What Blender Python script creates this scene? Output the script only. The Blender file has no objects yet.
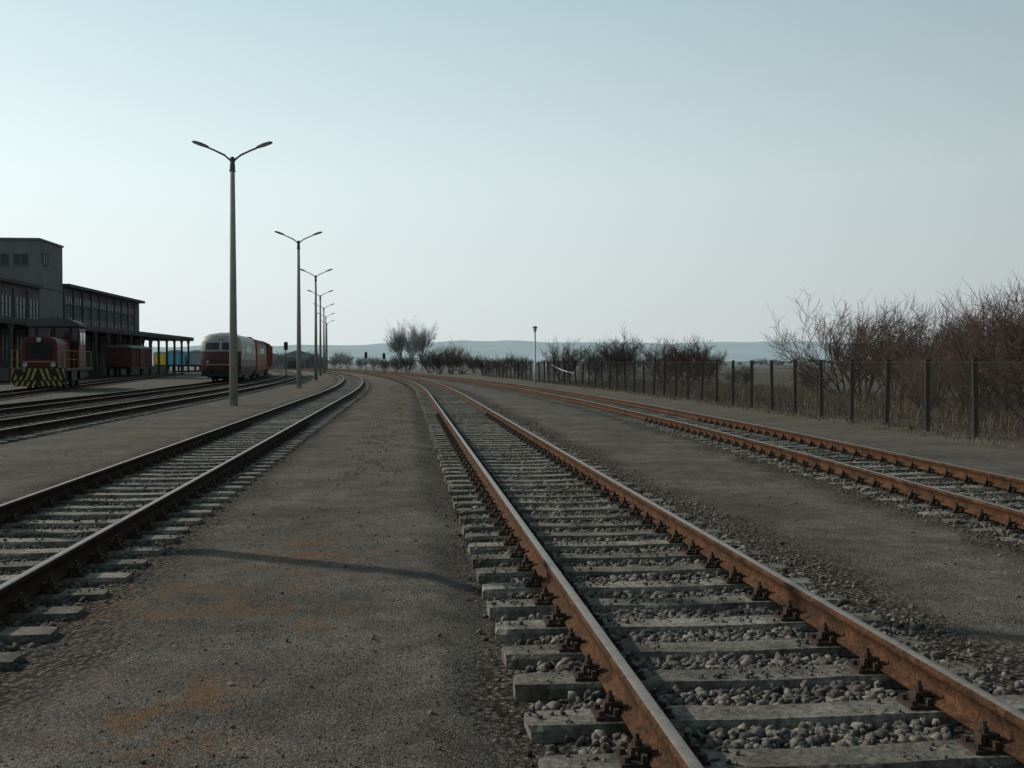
import bpy, math, random
import numpy as np
from mathutils import Vector, Matrix
random.seed(7); rng=np.random.default_rng(7)
scene=bpy.context.scene
COL=scene.collection
scene.view_settings.view_transform='Standard'
scene.view_settings.look='None'
scene.view_settings.exposure=0
SUN=Vector((-0.885,0.465,0)).normalized()
ELEV=math.radians(30)

# ---------------------------------------------------------------- materials
def newmat(name):
    m=bpy.data.materials.new(name); m.use_nodes=True
    return m,m.node_tree.nodes,m.node_tree.links,m.node_tree.nodes['Principled BSDF']
def mat(name,c1,c2=None,scale=4.0,rough=0.8,metal=0.0,bump=0.0,bscale=None,coord='Object',rnd=0.0,detail=5,spec=0.3,stretch=None,grime=None,gscale=40):
    m,n,l,b=newmat(name)
    if c2 is None: c2=tuple(x*0.75 for x in c1)
    tc=n.new('ShaderNodeTexCoord'); src=tc.outputs[coord]
    if stretch:
        mp=n.new('ShaderNodeMapping'); mp.inputs['Scale'].default_value=stretch
        l.new(src,mp.inputs['Vector']); src=mp.outputs['Vector']
    no=n.new('ShaderNodeTexNoise'); no.inputs['Scale'].default_value=scale; no.inputs['Detail'].default_value=detail
    no.inputs['Roughness'].default_value=0.65
    oi=n.new('ShaderNodeObjectInfo')
    if rnd>0:
        va=n.new('ShaderNodeVectorMath'); va.operation='ADD'; l.new(src,va.inputs[0])
        vs=n.new('ShaderNodeMath'); vs.operation='MULTIPLY'; vs.inputs[1].default_value=37.0; l.new(oi.outputs['Random'],vs.inputs[0])
        l.new(vs.outputs[0],va.inputs[1]); l.new(va.outputs[0],no.inputs['Vector'])
    else: l.new(src,no.inputs['Vector'])
    r=n.new('ShaderNodeValToRGB'); r.color_ramp.elements[0].position=0.33; r.color_ramp.elements[1].position=0.67
    r.color_ramp.elements[0].color=(*c2,1); r.color_ramp.elements[1].color=(*c1,1)
    l.new(no.outputs['Fac'],r.inputs['Fac'])
    out=r.outputs['Color']
    if grime:
        n3=n.new('ShaderNodeTexNoise'); n3.inputs['Scale'].default_value=gscale; n3.inputs['Detail'].default_value=4; n3.inputs['Roughness'].default_value=.7
        l.new(src,n3.inputs['Vector'])
        r3=n.new('ShaderNodeValToRGB'); r3.color_ramp.elements[0].position=.32; r3.color_ramp.elements[1].position=.66
        r3.color_ramp.elements[0].color=(grime,grime*.97,grime*.93,1); r3.color_ramp.elements[1].color=(1.25,1.25,1.25,1)
        l.new(n3.outputs['Fac'],r3.inputs['Fac'])
        x=n.new('ShaderNodeMix'); x.data_type='RGBA'; x.blend_type='MULTIPLY'; x.inputs[0].default_value=1
        l.new(out,x.inputs[6]); l.new(r3.outputs['Color'],x.inputs[7]); out=x.outputs[2]
    if rnd>0:
        mr=n.new('ShaderNodeMapRange')
        mr.inputs['To Min'].default_value=1-rnd; mr.inputs['To Max'].default_value=1+rnd
        l.new(oi.outputs['Random'],mr.inputs['Value'])
        vm=n.new('ShaderNodeVectorMath'); vm.operation='SCALE'
        l.new(out,vm.inputs[0]); l.new(mr.outputs['Result'],vm.inputs['Scale']); out=vm.outputs['Vector']
    l.new(out,b.inputs['Base Color'])
    b.inputs['Roughness'].default_value=rough; b.inputs['Metallic'].default_value=metal
    b.inputs['Specular IOR Level'].default_value=spec
    if bump>0:
        n2=n.new('ShaderNodeTexNoise'); n2.inputs['Scale'].default_value=bscale or scale*6; n2.inputs['Detail'].default_value=6
        l.new(src,n2.inputs['Vector'])
        bp=n.new('ShaderNodeBump'); bp.inputs['Strength'].default_value=1; bp.inputs['Distance'].default_value=bump
        l.new(n2.outputs['Fac'],bp.inputs['Height']); l.new(bp.outputs['Normal'],b.inputs['Normal'])
    return m
M={}
M['rust']=mat('rail_rust',(0.105,0.048,0.024),(0.034,0.019,0.012),scale=5,rough=0.92,bump=0.002,bscale=60,grime=.45,gscale=40,spec=.1)
M['rustshade']=mat('shaded_rail_rust',(0.050,0.027,0.017),(0.022,0.014,0.010),scale=6,rough=0.92,bump=0.002,bscale=60,grime=.6,gscale=45,spec=.1)  # shade put into the rust colour for rails seen on their unlit side
M['railhead']=mat('rail_head',(0.21,0.165,0.13),(0.115,0.080,0.058),scale=14,rough=0.38,metal=0.3,bump=0.0005,bscale=80,spec=0.5)
M['sleeper']=mat('sleeper_concrete',(0.225,0.205,0.172),(0.062,0.054,0.043),scale=4.0,rough=0.95,bump=0.010,bscale=35,rnd=0.32,grime=.38,gscale=24)
M['fasten']=mat('fastening_rust',(0.060,0.033,0.022),(0.022,0.015,0.012),scale=30,rough=0.8,bump=0.002,bscale=90)
M['concrete']=mat('pole_concrete',(0.34,0.33,0.30),(0.26,0.25,0.23),scale=3,rough=0.9,bump=0.004,bscale=30)
M['galv']=mat('galvanised_steel',(0.12,0.125,0.125),(0.07,0.07,0.07),scale=8,rough=0.6,metal=0.3)
M['lamphead']=mat('lamp_housing',(0.10,0.105,0.105),(0.06,0.06,0.06),scale=6,rough=0.55)
M['lens']=mat('lamp_lens',(0.45,0.45,0.42),(0.3,0.3,0.28),scale=6,rough=0.3)
M['black']=mat('black_paint',(0.022,0.022,0.023),(0.011,0.011,0.011),scale=5,rough=0.6)
M['glass']=mat('dark_glass',(0.02,0.025,0.03),(0.01,0.012,0.015),scale=2,rough=0.12,spec=0.6)
M['maroon']=mat('maroon_paint',(0.085,0.018,0.016),(0.05,0.013,0.012),scale=3,rough=0.45,spec=0.4)
M['darkred']=mat('dark_red_paint',(0.115,0.016,0.014),(0.060,0.011,0.010),scale=3,rough=0.5)
M['orange']=mat('orange_red_paint',(0.36,0.100,0.040),(0.22,0.055,0.026),scale=2,rough=0.6)
M['cream']=mat('cream_paint',(0.38,0.37,0.32),(0.27,0.26,0.23),scale=2,rough=0.5)
M['roofgrey']=mat('grey_roof_paint',(0.15,0.15,0.14),(0.08,0.08,0.08),scale=2,rough=0.7)
M['yellow']=mat('yellow_paint',(0.44,0.34,0.07),(0.27,0.20,0.05),scale=6,rough=0.6)
M['brown']=mat('brown_wagon_paint',(0.13,0.055,0.038),(0.075,0.035,0.027),scale=2,rough=0.8)
M['blue']=mat('blue_paint',(0.22,0.52,0.68),(0.16,0.42,0.58),scale=2,rough=0.6)
M['yellowb']=mat('bright_yellow_paint',(0.75,0.56,0.09),(0.6,0.44,0.07),scale=2,rough=0.6)
M['greypaint']=mat('light_grey_paint',(0.42,0.50,0.55),(0.32,0.38,0.43),scale=2,rough=0.6)
M['wheel']=mat('wheel_steel',(0.035,0.025,0.02),(0.018,0.015,0.012),scale=6,rough=0.7)
M['wall']=mat('weathered_render_wall',(0.150,0.148,0.140),(0.088,0.087,0.084),scale=0.35,rough=0.95,detail=8)
M['wall2']=mat('lighter_render_wall',(0.215,0.21,0.198),(0.15,0.148,0.14),scale=0.4,rough=0.95,detail=8)
M['roof']=mat('flat_roof_edge',(0.095,0.095,0.097),(0.065,0.065,0.067),scale=1,rough=0.9)
M['pane']=mat('window_pane',(0.045,0.050,0.055),(0.028,0.031,0.035),scale=0.8,rough=0.3)
M['frame']=mat('window_frame',(0.16,0.16,0.15),(0.11,0.11,0.105),scale=2,rough=0.8)
M['fpost']=mat('fence_post_concrete',(0.040,0.034,0.030),(0.024,0.021,0.019),scale=8,rough=0.95)
M['wire']=mat('fence_wire',(0.060,0.054,0.048),(0.035,0.032,0.028),scale=8,rough=0.7)
M['wiretop']=mat('fence_top_wire',(0.05,0.044,0.040),(0.03,0.027,0.025),scale=8,rough=0.8)
M['wirelight']=mat('pale_wire',(0.26,0.26,0.25),(0.18,0.18,0.17),scale=8,rough=0.7)
M['twigred']=mat('red_brown_twigs',(0.135,0.082,0.068),(0.078,0.050,0.043),scale=1.5,rough=0.9,rnd=0.2)
M['bark']=mat('shrub_bark',(0.085,0.063,0.052),(0.048,0.037,0.032),scale=4,rough=0.95)
M['twigdark']=mat('grey_brown_twigs',(0.120,0.100,0.090),(0.078,0.067,0.062),scale=1.5,rough=0.9,rnd=0.2)
M['twighaze']=mat('hazy_twigs',(0.25,0.265,0.27),(0.19,0.205,0.21),scale=0.5,rough=1,rnd=0.15)  # distance haze put into the colour; shared by far trees and sheds
M['twigfar']=mat('hazy_wood_twigs',(0.28,0.335,0.355),(0.24,0.29,0.31),scale=0.02,rough=1)  # bluish tone is aerial haze painted into the twig colour
M['straw']=mat('dry_grass',(0.17,0.135,0.088),(0.095,0.076,0.052),scale=1.2,rough=1)
M['hill']=mat('hazy_hills',(0.38,0.455,0.485),(0.33,0.40,0.43),scale=0.004,rough=1,detail=8,spec=0)  # hill colour paled and blued to paint in the distance haze

def ground_mat():
    m,n,l,b=newmat('yard_ground')
    tc=n.new('ShaderNodeTexCoord'); P=tc.outputs['Object']
    at=n.new('ShaderNodeVertexColor'); at.layer_name='mask'
    sp=n.new('ShaderNodeSeparateColor'); l.new(at.outputs['Color'],sp.inputs[0])
    def noise(s,d=5,r=0.6):
        x=n.new('ShaderNodeTexNoise'); x.inputs['Scale'].default_value=s; x.inputs['Detail'].default_value=d; x.inputs['Roughness'].default_value=r
        l.new(P,x.inputs['Vector']); return x.outputs['Fac']
    def ramp(f,p0,c0,p1,c1):
        r=n.new('ShaderNodeValToRGB'); e=r.color_ramp.elements
        e[0].position=p0; e[0].color=(*c0,1); e[1].position=p1; e[1].color=(*c1,1)
        l.new(f,r.inputs['Fac']); return r.outputs['Color']
    def mix(f,a,b2,mode='MIX'):
        x=n.new('ShaderNodeMix'); x.data_type='RGBA'; x.blend_type=mode
        if isinstance(f,float): x.inputs[0].default_value=f
        else: l.new(f,x.inputs[0])
        for s,v in ((x.inputs[6],a),(x.inputs[7],b2)):
            if isinstance(v,tuple): s.default_value=(*v,1)
            else: l.new(v,s)
        return x.outputs[2]
    def math_(op,a,b2=None):
        x=n.new('ShaderNodeMath'); x.operation=op
        for i,v in enumerate((a,b2)):
            if v is None: continue
            if isinstance(v,(int,float)): x.inputs[i].default_value=v
            else: l.new(v,x.inputs[i])
        return x.outputs[0]
    big=noise(0.6,7,0.68); mid=noise(3.2,6,0.7); fine=noise(60,4,0.7)
    path=ramp(big,0.36,(0.066,0.060,0.053),0.66,(0.135,0.125,0.111))
    path=mix(0.8,path,ramp(mid,0.3,(0.55,0.53,0.51),0.7,(1.3,1.28,1.25)),'MULTIPLY')
    path=mix(1.0,path,ramp(fine,0.33,(0.42,0.41,0.40),0.68,(1.6,1.6,1.6)),'MULTIPLY')
    vo=n.new('ShaderNodeTexVoronoi'); vo.inputs['Scale'].default_value=28; l.new(P,vo.inputs['Vector'])
    vs=n.new('ShaderNodeSeparateColor'); l.new(vo.outputs['Color'],vs.inputs[0])
    bal=ramp(vs.outputs[0],0.0,(0.048,0.042,0.037),1.0,(0.185,0.170,0.150))
    edge=ramp(vo.outputs['Distance'],0.2,(1,1,1),0.62,(0.25,0.23,0.21))
    bal=mix(1.0,bal,edge,'MULTIPLY')
    bal=mix(0.5,bal,ramp(mid,0.3,(0.55,0.5,0.45),0.7,(1.2,1.15,1.1)),'MULTIPLY')
    v2=n.new('ShaderNodeTexVoronoi'); v2.inputs['Scale'].default_value=90; l.new(P,v2.inputs['Vector'])
    v2s=n.new('ShaderNodeSeparateColor'); l.new(v2.outputs['Color'],v2s.inputs[0])
    path=mix(0.8,path,ramp(v2s.outputs[1],0.0,(0.5,0.5,0.5),1.0,(1.55,1.53,1.5)),'MULTIPLY')
    c=mix(sp.outputs[0],path,bal)
    mf=math_('MULTIPLY',sp.outputs[1],ramp(noise(2.4,10,0.78),0.47,(0,0,0),0.60,(1,1,1)))
    moss=ramp(noise(30,5,0.75),0.3,(0.060,0.036,0.021),0.7,(0.195,0.092,0.034))
    c=mix(mf,c,moss)
    gf=math_('MULTIPLY',sp.outputs[2],ramp(noise(1.6,7,0.75),0.36,(0,0,0),0.60,(1,1,1)))
    grass=ramp(noise(14,5,0.7),0.3,(0.064,0.052,0.035),0.7,(0.165,0.132,0.087))
    c=mix(gf,c,grass)
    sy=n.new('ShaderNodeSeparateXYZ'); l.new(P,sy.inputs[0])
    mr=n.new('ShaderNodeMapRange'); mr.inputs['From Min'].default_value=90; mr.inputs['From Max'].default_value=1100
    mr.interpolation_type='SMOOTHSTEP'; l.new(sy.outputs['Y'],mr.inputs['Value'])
    haze_fac=math_('POWER',mr.outputs['Result'],0.6)
    far=ramp(noise(0.012,6,0.6),0.35,(0.23,0.275,0.285),0.65,(0.31,0.365,0.375))  # pale bluish haze painted into the ground colour, growing with distance
    c=mix(haze_fac,c,far)
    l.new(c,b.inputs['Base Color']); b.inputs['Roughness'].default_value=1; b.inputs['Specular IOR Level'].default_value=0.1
    h1=math_('MULTIPLY',vo.outputs['Distance'],math_('MULTIPLY',sp.outputs[0],-0.035))
    h2=math_('MULTIPLY',v2.outputs['Distance'],-0.009)
    h3=math_('MULTIPLY',fine,0.011)
    h4=math_('MULTIPLY',mid,0.035)
    h=math_('ADD',math_('ADD',h1,h2),math_('ADD',h3,h4))
    bp=n.new('ShaderNodeBump'); bp.inputs['Strength'].default_value=0.9; bp.inputs['Distance'].default_value=1.0
    l.new(h,bp.inputs['Height']); l.new(bp.outputs['Normal'],b.inputs['Normal'])
    return m
M['ground']=ground_mat()
def stone_mat():
    m,n,l,b=newmat('ballast_stone')
    at=n.new('ShaderNodeVertexColor'); at.layer_name='tone'
    tc=n.new('ShaderNodeTexCoord'); no=n.new('ShaderNodeTexNoise'); no.inputs['Scale'].default_value=55; no.inputs['Detail'].default_value=4
    l.new(tc.outputs['Object'],no.inputs['Vector'])
    r=n.new('ShaderNodeValToRGB'); r.color_ramp.elements[0].color=(0.6,0.57,0.54,1); r.color_ramp.elements[1].color=(1.35,1.32,1.3,1)
    r.color_ramp.elements[0].position=0.3; r.color_ramp.elements[1].position=0.7
    l.new(no.outputs['Fac'],r.inputs['Fac'])
    x=n.new('ShaderNodeMix'); x.data_type='RGBA'; x.blend_type='MULTIPLY'; x.inputs[0].default_value=1
    l.new(at.outputs['Color'],x.inputs[6]); l.new(r.outputs['Color'],x.inputs[7])
    l.new(x.outputs[2],b.inputs['Base Color']); b.inputs['Roughness'].default_value=0.95; b.inputs['Specular IOR Level'].default_value=0.2
    return m
M['stone']=stone_mat()

# ---------------------------------------------------------------- mesh helpers
def np_mesh(name,V,F,mats,colname=None,cols=None,smooth=False):
    me=bpy.data.meshes.new(name)
    V=np.asarray(V,dtype=np.float32); F=np.asarray(F,dtype=np.int32)
    me.vertices.add(len(V)); me.vertices.foreach_set('co',V.ravel())
    k=F.shape[1]
    me.loops.add(F.size); me.loops.foreach_set('vertex_index',F.ravel())
    me.polygons.add(len(F)); me.polygons.foreach_set('loop_start',np.arange(0,F.size,k,dtype=np.int32))
    me.update(calc_edges=True)
    if smooth: me.polygons.foreach_set('use_smooth',np.ones(len(F),dtype=bool))
    for m in mats: me.materials.append(m)
    if cols is not None:
        a=me.color_attributes.new(colname,'FLOAT_COLOR','POINT')
        c=np.ones((len(V),4),dtype=np.float32); c[:,:3]=cols
        a.data.foreach_set('color',c.ravel())
    return me
class MB:
    def __init__(s): s.v=[];s.f=[];s.m=[]
    def box(s,x0,x1,y0,y1,z0,z1,m=0):
        i=len(s.v)
        s.v+=[(x0,y0,z0),(x1,y0,z0),(x1,y1,z0),(x0,y1,z0),(x0,y0,z1),(x1,y0,z1),(x1,y1,z1),(x0,y1,z1)]
        for q in ((3,2,1,0),(4,5,6,7),(0,1,5,4),(1,2,6,5),(2,3,7,6),(3,0,4,7)):
            s.f.append(tuple(i+k for k in q)); s.m.append(m)
    def tube(s,pts,rads,n=8,m=0,caps=True):
        i0=len(s.v); K=len(pts)
        pts=[Vector(p) for p in pts]
        for k,p in enumerate(pts):
            d=(pts[min(k+1,K-1)]-pts[max(k-1,0)]).normalized()
            a=Vector((1,0,0)) if abs(d.x)<0.8 else Vector((0,1,0))
            u=d.cross(a).normalized(); w=d.cross(u)
            for j in range(n):
                t=2*math.pi*(j+0.5)/n
                q=p+(u*math.cos(t)+w*math.sin(t))*rads[k]; s.v.append(tuple(q))
        for k in range(K-1):
            for j in range(n):
                a=i0+k*n+j; b=i0+k*n+(j+1)%n
                s.f.append((a,b,b+n,a+n)); s.m.append(m)
        if caps:
            s.f.append(tuple(i0+j for j in range(n))[::-1]); s.m.append(m)
            s.f.append(tuple(i0+(K-1)*n+j for j in range(n))); s.m.append(m)
    def quad(s,a,b,c,d,m=0):
        i=len(s.v); s.v+=[a,b,c,d]; s.f.append((i,i+1,i+2,i+3)); s.m.append(m)
    def poly(s,pts,m=0):
        i=len(s.v); s.v+=list(pts); s.f.append(tuple(range(i,i+len(pts)))); s.m.append(m)
    def extr(s,pts,axis,a,b,m=0):
        def mk(p,t):
            return (t,p[0],p[1]) if axis=='x' else ((p[0],t,p[1]) if axis=='y' else (p[0],p[1],t))
        i=len(s.v); n=len(pts)
        s.v+=[mk(p,a) for p in pts]+[mk(p,b) for p in pts]
        for j in range(n):
            k=(j+1)%n; s.f.append((i+j,i+k,i+n+k,i+n+j)); s.m.append(m)
        s.f.append(tuple(range(i,i+n))[::-1]); s.m.append(m)
        s.f.append(tuple(range(i+n,i+2*n))); s.m.append(m)
    def mesh(s,name,mats,smooth=False):
        me=bpy.data.meshes.new(name); me.from_pydata(s.v,[],s.f); me.update()
        for m in mats: me.materials.append(m)
        me.polygons.foreach_set('material_index',s.m)
        if smooth: me.polygons.foreach_set('use_smooth',[True]*len(s.f))
        return me
def thing(name,label,cat,loc=(0,0,0),rot=0,group=None,scale=1):
    o=bpy.data.objects.new(name,None); COL.objects.link(o)
    o.location=loc; o.rotation_euler=(0,0,rot); o.scale=(scale,)*3
    o.empty_display_size=0.3
    o['label']=label; o['category']=cat
    if group: o['group']=group
    return o
def part(name,me,parent=None,loc=(0,0,0),rot=(0,0,0),label=None,scale=(1,1,1),bevel=0,**kw):
    o=bpy.data.objects.new(name,me); COL.objects.link(o)
    if parent: o.parent=parent
    o.location=loc; o.rotation_euler=rot; o.scale=scale
    if label: o['label']=label
    if bevel:
        b=o.modifiers.new('bevel','BEVEL'); b.width=bevel; b.segments=2; b.limit_method='ANGLE'
    for k,v in kw.items(): o[k]=v
    return o

# ---------------------------------------------------------------- layout
YS=50.0; R=800.0; YE=260.0
def X0(y):
    y=np.asarray(y,dtype=float)
    yy=np.minimum(y,YE)
    q=np.maximum(0,yy-YS)
    return -0.0955*yy-q*q/(2*R)
ky=np.arange(-20,300,1.0)
kc=np.interp(ky,[-20,0,11,18,26,40,54,80,120,260],[5.0,6.15,6.85,7.2,7.5,7.6,7.3,6.6,5.6,5.0])
ker=np.hanning(13); ker/=ker.sum()
kc=np.convolve(np.pad(kc,6,mode='edge'),ker,mode='valid')
T={
 'T1':lambda y: X0(y)+1.81,
 'T2':lambda y: X0(y)-3.43,
 'T3':lambda y: X0(y)+np.interp(y,ky,kc),
 'T4':lambda y: X0(y)-9.6,
 'T5':lambda y: X0(y)-13.4,
 'T6':lambda y: -26.6-0.22*(np.asarray(y,dtype=float)-62),
 'T7':lambda y: -42.2-0.0955*(np.asarray(y,dtype=float)-118),
 'T8':lambda y: -54.6-0.0955*(np.asarray(y,dtype=float)-180),
}
def slope(f,y): return float((f(y+0.5)-f(y-0.5)))
def sm(a,b,x):
    t=np.clip((x-a)/(b-a),0,1); return t*t*(3-2*t)
def hsh(ix,iy,s):
    h=np.sin(ix*127.1+iy*311.7+s*74.7)*43758.5453; return h-np.floor(h)
def vn(x,y,s=0):
    ix=np.floor(x); iy=np.floor(y); fx=x-ix; fy=y-iy
    fx=fx*fx*(3-2*fx); fy=fy*fy*(3-2*fy)
    a=hsh(ix,iy,s); b=hsh(ix+1,iy,s); c=hsh(ix,iy+1,s); d=hsh(ix+1,iy+1,s)
    return (a*(1-fx)+b*fx)*(1-fy)+(c*(1-fx)+d*fx)*fy
def fbm(x,y,s=0,o=4):
    r=0;a=0.5
    for i in range(o): r=r+a*vn(x*2**i,y*2**i,s+i); a*=0.5
    return r
ACT={'T6':(40,50,150,160),'T7':(75,85,150,160),'T8':(172,175,230,250)}
def masks(x,y):
    bal=np.zeros_like(x); dep=np.zeros_like(x)
    for k,f in T.items():
        d=x-f(y)
        if k in ACT: q=ACT[k]; act=sm(q[0],q[1],y)*(1-sm(q[2],q[3],y))
        else: act=1-sm(250,260,y)
        wl,wr={'T1':(1.35,1.65),'T2':(1.42,1.45),'T3':(1.5,1.45)}.get(k,(1.4,1.4))
        n=(fbm(x*1.3,y*1.3,5)-0.47)*1.1
        dd=np.where(d<0,-d/wl,d/wr)
        bal=np.maximum(bal,(1-sm(0.9,1.25,dd+n*0.5))*act)
        dp=1-sm(1.30,1.70,np.abs(d)+n*0.15)
        base={'T1':.045,'T2':.045,'T3':.040}.get(k,.045)
        if k=='T1': base=base+0.025*sm(0.95,1.2,-d)-0.028*sm(0.85,1.1,d+n*.3)
        if k=='T3': base=base-0.036*sm(0.80,1.15,np.abs(d)+n*.5)
        if k=='T2': base=base-0.030*sm(0.85,1.15,-d+n*.4)-0.012*sm(0.9,1.1,d)
        dep=np.maximum(dep,dp*act*base)
    return bal,dep
def gh(x,y):
    bal,dep=masks(x,y)
    near=1-sm(150,400,y)
    z=-dep+(0.014*(fbm(x*0.5,y*0.5,11)-0.47)+0.020*(fbm(x*3,y*3,21)-0.47)+0.014*(fbm(x*14,y*14,31,2)-0.37))*near-0.010
    return z

# ground sheet
ys=[-60,-30,-15,-8,-4,-1,0.5]
y=1.5
while y<262:
    ys.append(y); y+=max(0.045,0.0085*y)
ys+= [280,310,350,400,480,600,800,1100,1600,2400,3600,5500,8000]
cs=list(-np.geomspace(33,6000,16)[::-1])+list(np.arange(-32,-6.2,0.4))+list(np.arange(-6.2,9.6,0.085))+list(np.arange(9.7,20,0.3))+list(np.geomspace(21,6000,16))
ys=np.array(ys);cs=np.array(cs)
CC,YY=np.meshgrid(cs,ys)
XX=X0(YY)+CC
ZZ=gh(XX,YY)
bal,_=masks(XX,YY)
c=CC
def blob(cx,cy,rx,ry): return np.exp(-(((c-cx)/rx)**2+((YY-cy)/ry)**2))
moss=np.maximum.reduce([blob(-.85,9.6,.55,1.3),blob(-1.5,7.6,.7,.9),blob(-1.15,5.2,.40,1.0),blob(-1.35,4.0,.30,.6),.7*blob(-.7,7.2,.4,.6)])
moss=np.maximum(moss,0.22*np.exp(-((c+1.0)/1.0)**2)*(1-sm(5,60,YY)))
moss=np.maximum(moss,0.35*np.exp(-((c+6.4)/0.9)**2)*(1-sm(60,120,YY)))
grass=np.exp(-((c+0.5)/0.55)**2)*sm(13,26,YY)*0.7
grass=np.maximum(grass,sm(9.3,10.5,c)*0.6)
grass=np.maximum(grass,np.exp(-((c+6.3)/0.7)**2)*0.5*sm(14,25,YY))
grass=np.maximum(grass,0.9*np.exp(-((c+5.0)/0.5)**2)*sm(10,20,YY)*0.5)
grass=np.maximum(grass,sm(260,330,YY))
grass=np.maximum(grass,sm(60,140,YY)*0.6*(1-bal))
ny,nx=CC.shape
idx=np.arange(ny*nx).reshape(ny,nx)
F=np.stack([idx[:-1,:-1],idx[:-1,1:],idx[1:,1:],idx[1:,:-1]],-1).reshape(-1,4)
V=np.stack([XX,YY,ZZ],-1).reshape(-1,3)
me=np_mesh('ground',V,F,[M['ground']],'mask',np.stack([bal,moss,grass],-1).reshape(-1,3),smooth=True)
part('ground',me,kind='structure')

# hills
hx=np.linspace(-4500,4500,260); hy=np.array([1500,1750,2000,2250,2500,2750,3000,3300,3700])
HX,HY=np.meshgrid(hx,hy)
t=(HY-1500)/1500
prof=sm(0,1,t)
H=prof*(54+30*(fbm(HX*0.0011+3,HY*0.0007,3)-0.47)*2+9*(fbm(HX*0.012,HY*0.006,8)-0.47)*2)
H*=(1.0-0.22*sm(-200,1500,HX))*(0.8+0.2*sm(-1500,-400,HX))
H=H-3
ny,nx=HX.shape; idx=np.arange(ny*nx).reshape(ny,nx)
F=np.stack([idx[:-1,:-1],idx[:-1,1:],idx[1:,1:],idx[1:,:-1]],-1).reshape(-1,4)
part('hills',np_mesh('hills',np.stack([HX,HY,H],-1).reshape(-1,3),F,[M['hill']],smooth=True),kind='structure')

# ---------------------------------------------------------------- tracks
RZ=0.018
prof=[(-.07,0),(-.07,.012),(-.014,.028),(-.009,.10),(-.034,.115),(-.036,.145),(-.027,.154),(.027,.154),(.036,.145),(.034,.115),(.009,.10),(.014,.028),(.07,.012),(.07,0)]
def rail_mesh(f,off,y0,y1,rm):
    yv=np.arange(y0,y1+0.01,0.75)
    n=len(prof); V=[];
    for yy in yv:
        m=slope(f,yy); k=math.hypot(1,m); ax=(1/k,-m/k); x=float(f(yy))
        for (a,z) in prof:
            V.append((x+ax[0]*(a+off),yy+ax[1]*(a+off),z+RZ))
    V=np.array(V); K=len(yv)
    F=[];mi=[]
    for k in range(K-1):
        for j in range(n):
            j2=(j+1)%n
            F.append((k*n+j,(k+1)*n+j,(k+1)*n+j2,k*n+j2)); mi.append(1 if j in(6,) else 0)
    me=np_mesh('rail',V,np.array(F),[rm,M['railhead']])
    me.polygons.foreach_set('material_index',mi)
    return me
def sleeper_mesh(seed):
    r=random.Random(seed)
    b=MB(); hw=0.128
    st=[(-1.25,-.004,0.80),(-1.19,0.0,0.97),(-0.9,0,1.0),(-0.5,0.0,1.0),(-0.2,-0.008,0.96),(0.2,-0.008,0.96),(0.5,0.0,1.0),(.9,0,1.0),(1.19,0.0,.97),(1.25,-.004,0.80)]
    sec=[]
    for (x,dz,w) in st:
        j=lambda: r.uniform(-.009,.009)
        sec.append([(x+j(),-hw*w*1.15,-0.2),(x+j(),-hw*w+j(),dz-0.024+j()*.5),(x+j(),-hw*w*0.86+j(),dz),(x+j(),hw*w*0.86+j(),dz),(x+j(),hw*w+j(),dz-0.024+j()*.5),(x+j(),hw*w*1.15,-0.2)])
    for s_ in sec: b.v+=s_
    for k in range(len(sec)-1):
        for j in range(6):
            j2=(j+1)%6
            b.f.append((k*6+j,(k+1)*6+j,(k+1)*6+j2,k*6+j2)); b.m.append(0)
    b.f.append((0,1,2,3,4,5)); b.m.append(0)
    e=(len(sec)-1)*6; b.f.append(tuple(e+q for q in (5,4,3,2,1,0))); b.m.append(0)
    return b.mesh('sleeper',[M['sleeper']])
SL=[sleeper_mesh(i) for i in range(7)]
def fast_mesh():
    b=MB()
    b.box(-.185,.185,-.08,.08,0.0,.0165)
    for s in(-1,1):
        b.box(*sorted((s*.075,s*.098)),-.075,.075,.0165,.048)
        b.box(*sorted((s*.050,s*.135)),-.030,.030,.050,.068)
        b.box(*sorted((s*.115,s*.137)),-.030,.030,.0165,.050)
        b.tube([(s*.105,0,.068),(s*.105,0,.092)],[.021,.021],6)
        b.tube([(s*.105,0,.092),(s*.105,0,.118)],[.011,.010],8)
        for q in(-1,1):
            b.tube([(s*.16,q*.05,.0165),(s*.16,q*.05,.040)],[.020,.018],6)
    return b.mesh('rail_fastening',[M['fasten']])
FM=fast_mesh()
def make_track(key,y0,y1,label,ns,nf,sp=0.6,ph=0.0,rm=None):
    f=T[key]; rm=rm or M['rust']
    t=thing('railway_track',label,'railway track',(0,0,0),group='railway tracks across the yard')
    for off in(-.755,.755): part('rail',rail_mesh(f,off,y0,y1,rm),t)
    restV=[];restF=[];cnt=0
    y=y0+ph; i=0
    base=SL[0]; bv=np.array([v.co[:] for v in base.vertices]); bf=[tuple(p.vertices) for p in base.polygons if len(p.vertices)==4]
    while y<y1:
        m=slope(f,y)
        rot=math.atan2(-m,1.0)
        if i<ns:
            s=part('sleeper',SL[i%7],t,(float(f(y)),y+random.uniform(-.012,.012)*(key!='T1'),random.uniform(-.006,.004)),(0,0,rot+random.uniform(-.010,.010)+(math.pi if i%2 else 0)))
            if i<nf:
                for off in(-.755,.755): part('rail_fastening',FM,s,(off,0,0.001))
        else:
            c_,s_=math.cos(rot),math.sin(rot)
            v=bv.copy(); x=v[:,0]*c_-v[:,1]*s_+float(f(y)); yy=v[:,0]*s_+v[:,1]*c_+y
            v[:,0]=x; v[:,1]=yy
            restF+= [tuple(q+cnt for q in ff) for ff in bf]; restV.append(v); cnt+=len(v)
        y+=sp; i+=1
    if restV:
        part('sleeper',np_mesh('far_sleepers',np.concatenate(restV),np.array(restF),[M['sleeper']]),t,kind='stuff')
    return t
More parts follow.
